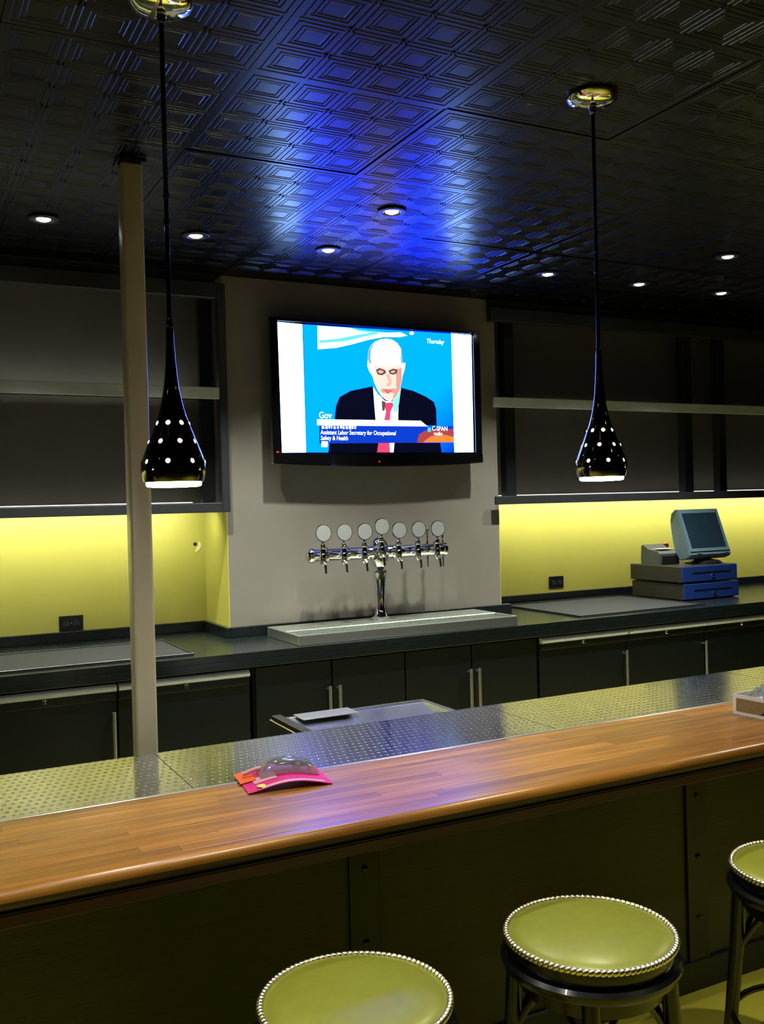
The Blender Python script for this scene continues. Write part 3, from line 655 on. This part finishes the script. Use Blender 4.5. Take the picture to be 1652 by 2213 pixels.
# ---------------------------------------------------------------- pendants
def make_pendant(x, y, label):
    t = thing('pendant_lamp', (x, y, ZC), label, 'pendant lamp', 'pendant lamps over the bar')
    MB().lathe([(0.070, -0.001), (0.072, -0.006), (0.066, -0.016), (0.050, -0.023), (0.030, -0.027), (0.010, -0.029)], n=40).obj('canopy', 'chrome', t, True)
    MB().lathe([(0.010, -0.0295), (0.012, -0.036), (0.008, -0.048), (0.005, -0.052)], n=16).obj('cord_grip', 'chrome', t, True)
    zb = 1.683 - ZC          # rim of the shade
    c = MB().tube([(0, 0, -0.05), (0, 0, zb + 0.36)], 0.0055, 10).obj('stem', 'stool_black', t, True)
    for zz in (-0.44, -0.50):
        MB().lathe([(0.0056, 0.008), (0.0075, 0.005), (0.0075, -0.005), (0.0056, -0.008)], (0, 0, zz), 'z', 12, False, False).obj('stem_joint', 'gun_metal', c, True)
    prof = [(0.066, 0.0), (0.0685, 0.006), (0.0720, 0.02), (0.0728, 0.032), (0.0715, 0.044), (0.066, 0.062), (0.058, 0.083), (0.048, 0.108), (0.0395, 0.130), (0.033, 0.148), (0.027, 0.168), (0.022, 0.19), (0.0175, 0.215), (0.0145, 0.24), (0.0115, 0.275), (0.0095, 0.31), (0.0085, 0.34), (0.0075, 0.365), (0.0056, 0.372)]
    inner = [(r - 0.002, z) for r, z in prof if z < 0.12][::-1]
    sh = MB().lathe([(r, zb + z) for r, z in [(0.062, 0.118)][:0] + prof], n=40, cap0=False).lathe([(r, zb + z + (0.001 if i == len(inner) - 1 else 0)) for i, (r, z) in enumerate(inner)], n=40, cap0=True, cap1=False).obj('shade', 'black_chrome', t, True)
    MB().lathe([(0.0625, 0.010), (0.0622, -0.006), (0.060, -0.009), (0.052, -0.0105), (0.001, -0.0115)], (0, 0, zb), 'z', 40).obj('diffuser', 'pend_glow', t, True)
    def rad(z):
        for (r0, z0), (r1, z1) in zip(prof, prof[1:]):
            if z0 <= z <= z1: return r0 + (r1 - r0) * (z - z0) / (z1 - z0), (r1 - r0) / (z1 - z0)
    for row, (z, a0) in enumerate(((0.133, 0.28), (0.091, 0.02), (0.046, 0.36))):
        r, s = rad(z)
        for k in range(8):
            a = a0 + k * math.pi / 4
            n = Vector((math.cos(a), math.sin(a), -s)).normalized()
            p = Vector((r * math.cos(a), r * math.sin(a), zb + z))
            q = n.to_track_quat('Z', 'Y').to_matrix()
            for nm, m, pf in (('light_hole', 'stud_glow', [(0.0046, 0.0), (0.0046, 0.0006), (0.003, 0.0014), (0.0005, 0.0018)]), ('hole_rim', 'chrome', [(0.0047, 0.0), (0.0056, 0.0012), (0.0066, 0.0)])):
                mb = MB().lathe(pf, n=14, cap0=(nm == 'light_hole'), cap1=(nm == 'light_hole'))
                for v in mb.bm.verts: v.co = p + q @ v.co
                mb.obj(nm, m, sh, True)
    return t
PYY = 2.145
pA = make_pendant(0.578, PYY, 'chrome teardrop pendant lamp hanging next to the taupe post')
pB = copy_tree(pA); pB.location.x = 1.822; pB['label'] = 'chrome teardrop pendant lamp on the right, in front of the right shelving'
for px_, lab in ((0.578 - 1.244, 'chrome teardrop pendant lamp over the left end of the bar'), (1.822 + 1.244, 'chrome teardrop pendant lamp over the right end of the bar')):
    pp = copy_tree(pA); pp.location.x = px_; pp['label'] = lab

# ---------------------------------------------------------------- the bar
BX0, BX1 = -1.73, 4.37
BZ = 0.87
bar = thing('bar_counter', (1.32, 2.32, 0.0), 'long bar with a butcher block edge and embossed steel top', 'bar')
BO = (1.32, 2.32, 0.0)
P(MB().box(BX0, BX1, 2.335, 2.90, 0.0, BZ - 0.05), 'bar_body', 'batten_black', bar, BO)
core = P(MB().box(BX0, BX1, 2.070, 2.500, BZ - 0.045, BZ - 0.012), 'wood_top', 'wood', bar, BO)
# rounded nosing: the upper half shows the block, the lower half has its shade painted in
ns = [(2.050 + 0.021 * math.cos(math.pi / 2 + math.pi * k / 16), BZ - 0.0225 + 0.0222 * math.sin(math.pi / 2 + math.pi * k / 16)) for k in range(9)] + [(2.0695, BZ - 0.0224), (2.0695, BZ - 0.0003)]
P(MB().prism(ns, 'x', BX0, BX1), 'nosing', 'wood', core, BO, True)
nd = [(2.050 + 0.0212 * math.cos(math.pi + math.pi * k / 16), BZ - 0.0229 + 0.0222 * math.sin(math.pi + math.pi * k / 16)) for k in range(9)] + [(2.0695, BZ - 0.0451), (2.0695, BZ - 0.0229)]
P(MB().prism(nd, 'x', BX0, BX1), 'lower_nosing', 'shaded_wood', core, BO, True)
P(MB().box(BX0, BX1, 2.036, 2.330, BZ - 0.049, BZ - 0.0456), 'soffit_board', 'shaded_wood', bar, BO)
P(MB().box(BX0, BX1, 2.036, 2.056, BZ - 0.078, BZ - 0.0491, 0.003, 2), 'dark_strip', 'shaded_wood', bar, BO)  # added strip, makes the dark band under the edge taller
rows = 11; rw = (2.500 - 2.070) / rows
for r in range(rows):
    x = BX0 - random.uniform(0, 0.4)
    while x < BX1:
        L_ = random.uniform(0.45, 1.15); a, b = max(x, BX0), min(x + L_, BX1)
        if b - a > 0.02:
            st = MB().box(-(b - a) / 2 + 0.0002, (b - a) / 2 - 0.0002, -rw / 2 + 0.00015, rw / 2 - 0.00015, -0.0118, 0.0, 0.0004, 1).obj('stave', 'wood', core, False)
            st.location = ((a + b) / 2 - BO[0], 2.070 + (r + 0.5) * rw - BO[1], BZ - random.choice((0, 0.0001, 0.0002)))
        x += L_
P(MB().box(BX0, BX1, 2.5005, 2.513, BZ - 0.03, BZ + 0.0015, 0.001, 1), 'edge_trim', 'alu', bar, BO)
sx_ = [BX0, -0.51, 0.71, 1.93, 3.15, BX1]
for a, b in zip(sx_, sx_[1:]):
    mb = MB().prism([(2.5135, BZ - 0.006), (2.5135, BZ - 0.0015), (2.953, BZ - 0.0015), (2.957, BZ - 0.003), (2.960, BZ - 0.007), (2.960, BZ - 0.045), (2.957, BZ - 0.045), (2.957, BZ - 0.008), (2.953, BZ - 0.006)], 'x', a + 0.0012, b - 0.0012)
    P(mb, 'steel_top_panel', 'embossed', bar, BO)
P(MB().box(BX0, BX1, 2.514, 2.95, BZ - 0.049, BZ - 0.0065), 'top_core', 'batten_black', bar, BO)
# front panels, battens with bolts, base board
SE = [-1.315, -0.10, 1.115, 2.33, 3.545]
ed = [BX0] + SE + [BX1]
for a, b in zip(ed, ed[1:]):
    P(MB().box(a + 0.002, b - 0.002, 2.322, 2.334, 0.10, BZ - 0.05), 'front_panel', 'olive_panel', bar, BO)
for s in SE:
    bt_ = P(MB().box(s - 0.045, s + 0.045, 2.312, 2.3215, 0.10, BZ - 0.05, 0.002, 1), 'batten', 'batten_black', bar, BO)
    for zz in (0.64, 0.44, 0.24):
        P(MB().lathe([(0.009, 0.0), (0.009, -0.003), (0.006, -0.006), (0.001, -0.007)], (s, 2.3118, zz), 'y', 14), 'bolt', 'gun_metal', bt_, BO, True)
P(MB().box(BX0, BX1, 2.310, 2.3345, 0.0, 0.0995, 0.004, 1), 'base_board', 'batten_black', bar, BO)

# ice bin behind the bar
ib = thing('ice_bin', (1.59, 3.19, 0.0), 'stainless steel ice bin just behind the bar top', 'ice bin'); IO = (1.59, 3.19, 0.0)
x0, x1, y0, y1, zt = 1.257, 1.928, 2.975, 3.405, 0.82
P(MB().box(x0, x0 + 0.07, y0, y1, 0.25, zt, 0.003, 1).box(x1 - 0.02, x1, y0, y1, 0.25, zt, 0.003, 1).box(x0 + 0.0701, x1 - 0.0201, y0, y0 + 0.05, 0.25, zt, 0.003, 1).box(x0 + 0.0701, x1 - 0.0201, y1 - 0.022, y1, 0.25, zt, 0.003, 1), 'shell', 'steel', ib, IO)
P(MB().prism([(y0 + 0.0505, zt - 0.045), (y1 - 0.0225, zt - 0.006), (y1 - 0.0225, zt - 0.02), (y0 + 0.0505, zt - 0.06)], 'x', x0 + 0.0705, x1 - 0.0205), 'sloped_cover', 'steel', ib, IO)
P(MB().box(x0 + 0.10, x0 + 0.33, y1 - 0.10, y1 + 0.004, zt + 0.0003, zt + 0.005, 0.001, 1), 'sliding_lid', 'alu', ib, IO)
P(MB().box(x0, x0 + 0.035, y0, y1 - 0.03, zt + 0.0005, zt + 0.02, 0.003, 1), 'bottle_rail', 'gun_metal', ib, IO)
for lx in (x0 + 0.03, x1 - 0.03):
    for ly in (y0 + 0.03, y1 - 0.03):
        P(MB().tube([(lx, ly, 0.0), (lx, ly, 0.2495)], 0.018, 12), 'leg', 'steel', ib, IO, True)

# ---------------------------------------------------------------- things on the bar top
bp_ = thing('blister_pack', (0.93, 2.47, BZ + 0.0005), 'pink carded blister pack with a dark metal tool inside, on the wooden bar edge', 'package', rz=math.radians(-8))
def sheet(f, nx, ny, x0, x1, y0, y1, th):
    mb = MB(); g = []
    for s in (0, 1):
        G = [[mb.bm.verts.new((x0 + (x1 - x0) * i / nx, y0 + (y1 - y0) * j / ny, f(i / nx, j / ny) + s * th)) for j in range(ny + 1)] for i in range(nx + 1)]; g.append(G)
    for i in range(nx):
        for j in range(ny):
            for G in g: mb.bm.faces.new((G[i][j], G[i + 1][j], G[i + 1][j + 1], G[i][j + 1]))
    def rim(a, b):
        mb.bm.faces.new((g[0][a[0]][a[1]], g[0][b[0]][b[1]], g[1][b[0]][b[1]], g[1][a[0]][a[1]]))
    for i in range(nx): rim((i, 0), (i + 1, 0)); rim((i, ny), (i + 1, ny))
    for j in range(ny): rim((0, j), (0, j + 1)); rim((nx, j), (nx, j + 1))
    return mb
fcard = lambda u, v: 0.002 + 0.018 * math.sin(math.pi * u) ** 1.3
card = sheet(fcard, 16, 6, -0.10, 0.13, -0.105, 0.075, 0.0012).obj('card', 'pink', bp_, True)
sheet(lambda u, v: fcard(0.02 + 0.16 * u, v) + 0.0025, 6, 6, -0.105, -0.062, -0.02, 0.080, 0.001).obj('orange_band', 'orange', card, True)
sheet(lambda u, v: fcard(0.15 + 0.75 * u, 0) + 0.0018, 10, 1, -0.062, 0.11, -0.104, -0.086, 0.0008).obj('pale_border', 'pale_pink', card, True)
sheet(lambda u, v: fcard(0.12 + 0.28 * u, 0) + 0.0018, 6, 1, -0.072, -0.01, -0.05, 0.0, 0.0008).obj('printed_panel', 'pale_pink', card, True)
fl_ = []
for k in range(20):
    a = 2 * math.pi * k / 20; rr = 0.017 if k % 2 == 0 else 0.011
    fl_.append((-0.058 + rr * math.cos(a), -0.082 + rr * math.sin(a)))
MB().prism(fl_, 'z', 0.0118, 0.0132).obj('flower_print', 'flower_yellow', card)
tl = MB().tube([(-0.03, 0.02, 0.044), (0.0, 0.022, 0.052), (0.04, 0.018, 0.054), (0.075, 0.012, 0.044), (0.10, 0.006, 0.030)], 0.01, 14, radii=[0.007, 0.013, 0.015, 0.012, 0.006])
for v in tl.bm.verts: v.co.z = max(v.co.z - 0.010, 0.022)
tl.obj('metal_tool', 'gun_metal', bp_, True)
MB().tube([(-0.09, 0.03, 0.018), (-0.05, 0.025, 0.030), (-0.02, 0.018, 0.033)], 0.006, 10).obj('tool_grip', 'pale_pink', bp_, True)
MB().ball((0.055, 0.0, 0.030), 0.011, 12, 8, (1.2, 1, 0.8)).ball((0.088, -0.01, 0.022), 0.008, 12, 8).obj('tool_end', 'chrome', bp_, True)
bl = MB(); gx_, gy_ = 14, 10; G = []
for i in range(gx_ + 1):
    row_ = []
    for j in range(gy_ + 1):
        u, v = i / gx_, j / gy_
        e = max(0.0, 1 - (2 * u - 1) ** 4) * max(0.0, 1 - (2 * v - 1) ** 4)
        row_.append(bl.bm.verts.new((-0.05 + 0.165 * u, -0.03 + 0.075 * v, fcard(0.22 + 0.7 * u, 0) + 0.0035 + 0.034 * e ** 0.6)))
    G.append(row_)
for i in range(gx_):
    for j in range(gy_): bl.bm.faces.new((G[i][j], G[i + 1][j], G[i + 1][j + 1], G[i][j + 1]))
bl.obj('clear_blister', 'clear_film', bp_, True)

bxo = thing('display_box', (2.69, 2.30, BZ + 0.0005), 'small pale box with a printed side and crumpled clear film, right end of the bar', 'box', rz=math.radians(4))
w, d_, h_ = 0.12, 0.075, 0.068
MB().box(-w, w, -d_, d_, 0, 0.004).box(-w, -w + 0.004, -d_, d_, 0.0041, h_).box(w - 0.004, w, -d_, d_, 0.0041, h_).box(-w + 0.0041, w - 0.0041, d_ - 0.004, d_, 0.0041, h_).box(-w + 0.0041, w - 0.0041, -d_, -d_ + 0.004, 0.0041, h_).obj('tray_body', 'white_plastic', bxo)
MB().box(-w + 0.018, w - 0.018, -d_ - 0.0012, -d_ - 0.0002, 0.012, h_ - 0.012).obj('front_print', 'kraft', bxo)
lp = MB().box(-w - 0.0012, -w - 0.0002, -d_ + 0.014, d_ - 0.014, 0.012, h_ - 0.012).obj('side_print', 'kraft', bxo)
MB().prism([(-d_ + 0.014, 0.012), (-d_ + 0.04, 0.012), (-d_ + 0.014, 0.034)], 'x', -w - 0.0018, -w - 0.0013).obj('dark_corner_print', 'navy', lp)
rnd = random.Random(3)
for k in range(4):
    mb = MB(); nn = 9
    cx_, cy_ = (-0.07, -0.02, 0.03, 0.075)[k], (0.0, 0.02, -0.01, 0.01)[k]
    g = [[mb.bm.verts.new((cx_ + (i / nn - 0.5) * 0.09, cy_ + (j / nn - 0.5) * 0.10, h_ - 0.02 + 0.045 * math.exp(-((i / nn - 0.5) ** 2 + (j / nn - 0.5) ** 2) * 9) + rnd.uniform(-0.012, 0.016))) for j in range(nn + 1)] for i in range(nn + 1)]
    for i in range(nn):
        for j in range(nn): mb.bm.faces.new((g[i][j], g[i + 1][j], g[i + 1][j + 1], g[i][j + 1]))
    mb.obj('crumpled_film', 'clear_film', bxo)

# ---------------------------------------------------------------- stools
def make_stool():
    t = thing('bar_stool', (0, 0, 0), 'x', 'bar stool', 'round bar stools along the bar')
    SZ = 0.608
    MB().lathe([(0.189, 0.004), (0.1885, 0.007), (0.187, 0.010), (0.180, 0.015), (0.165, 0.020), (0.14, 0.025), (0.10, 0.029), (0.05, 0.031), (0.002, 0.0315)], (0, 0, SZ), 'z', 56).obj('seat_cushion', 'stool_vinyl', t, True)
    MB().lathe([(0.180, -0.0305), (0.187, -0.026), (0.191, -0.012), (0.1905, 0.0035), (0.150, 0.0036)], (0, 0, SZ), 'z', 56, True, True).obj('seat_side', 'stool_black', t, True)
    tr_ = MB(); nb = 96
    for k in range(nb):
        a = 2 * math.pi * k / nb
        p0 = Vector((0.193 * math.cos(a), 0.193 * math.sin(a), SZ + 0.010))
        tang = Vector((-math.sin(a), math.cos(a), 0)); nrm = Vector((math.cos(a), math.sin(a), 0))
        ax = (tang * 0.8 + Vector((0, 0, 0.6))).normalized()
        g = bmesh.ops.create_uvsphere(tr_.bm, u_segments=8, v_segments=6, radius=1.0)
        q = ax.to_track_quat('X', 'Z').to_matrix()
        for v in g['verts']: v.co = p0 + q @ Vector((v.co.x * 0.0105, v.co.y * 0.0078, v.co.z * 0.0078))
    o = tr_.obj('rope_trim', 'brass_bead', t, True); o['kind'] = 'stuff'
    MB().lathe([(0.190, -0.062), (0.200, -0.058), (0.206, -0.046), (0.206, -0.038), (0.198, -0.030), (0.150, -0.0305), (0.150, -0.062)], (0, 0, SZ), 'z', 56, False, False).obj('seat_band', 'stool_black', t, True)
    MB().lathe([(0.12, -0.105), (0.165, -0.105), (0.168, -0.063), (0.12, -0.063)], (0, 0, SZ), 'z', 40, False, False).obj('apron', 'stool_black', t, True)
    for k in range(4):
        a = math.radians(48 + 90 * k); c, s = math.cos(a), math.sin(a)
        MB().tube([(0.172 * c, 0.172 * s, SZ - 0.063), (0.182 * c, 0.182 * s, 0.40), (0.200 * c, 0.200 * s, 0.20), (0.225 * c, 0.225 * s, 0.0)], 0.02, 12, radii=[0.021, 0.020, 0.018, 0.015]).obj('leg', 'stool_black', t, True)
        b_ = math.radians(48 + 90 * (k + 1)); c2, s2 = math.cos(b_), math.sin(b_)
        pts = []
        for i in range(13):
            u = i / 12
            x = 0.176 * (c + (c2 - c) * u); y = 0.176 * (s + (s2 - s) * u)
            pts.append((x * 0.98, y * 0.98, SZ - 0.22 + 0.125 * math.sin(math.pi * u)))
        MB().tube(pts, 0.008, 10).obj('arch_brace', 'stool_black', t, True)
    ring = [(0.197 * math.cos(2 * math.pi * i / 40), 0.197 * math.sin(2 * math.pi * i / 40), 0.20) for i in range(40)]
    MB().tube(ring, 0.009, 10, closed=True).obj('foot_ring', 'stool_black', t, True)
    return t
s0 = make_stool()
s0.location = (0.815, 1.75, 0); s0['label'] = 'olive green bar stool in the foreground, cut off by the bottom edge'
for (x, y, lab, rz) in ((1.415, 1.745, 'olive green bar stool whose whole round seat is in view', 0.05), (2.165, 1.755, 'olive green bar stool cut off by the right edge', -0.04)):
    s = copy_tree(s0); s.location = (x, y, 0); s.rotation_euler = (0, 0, rz); s['label'] = lab
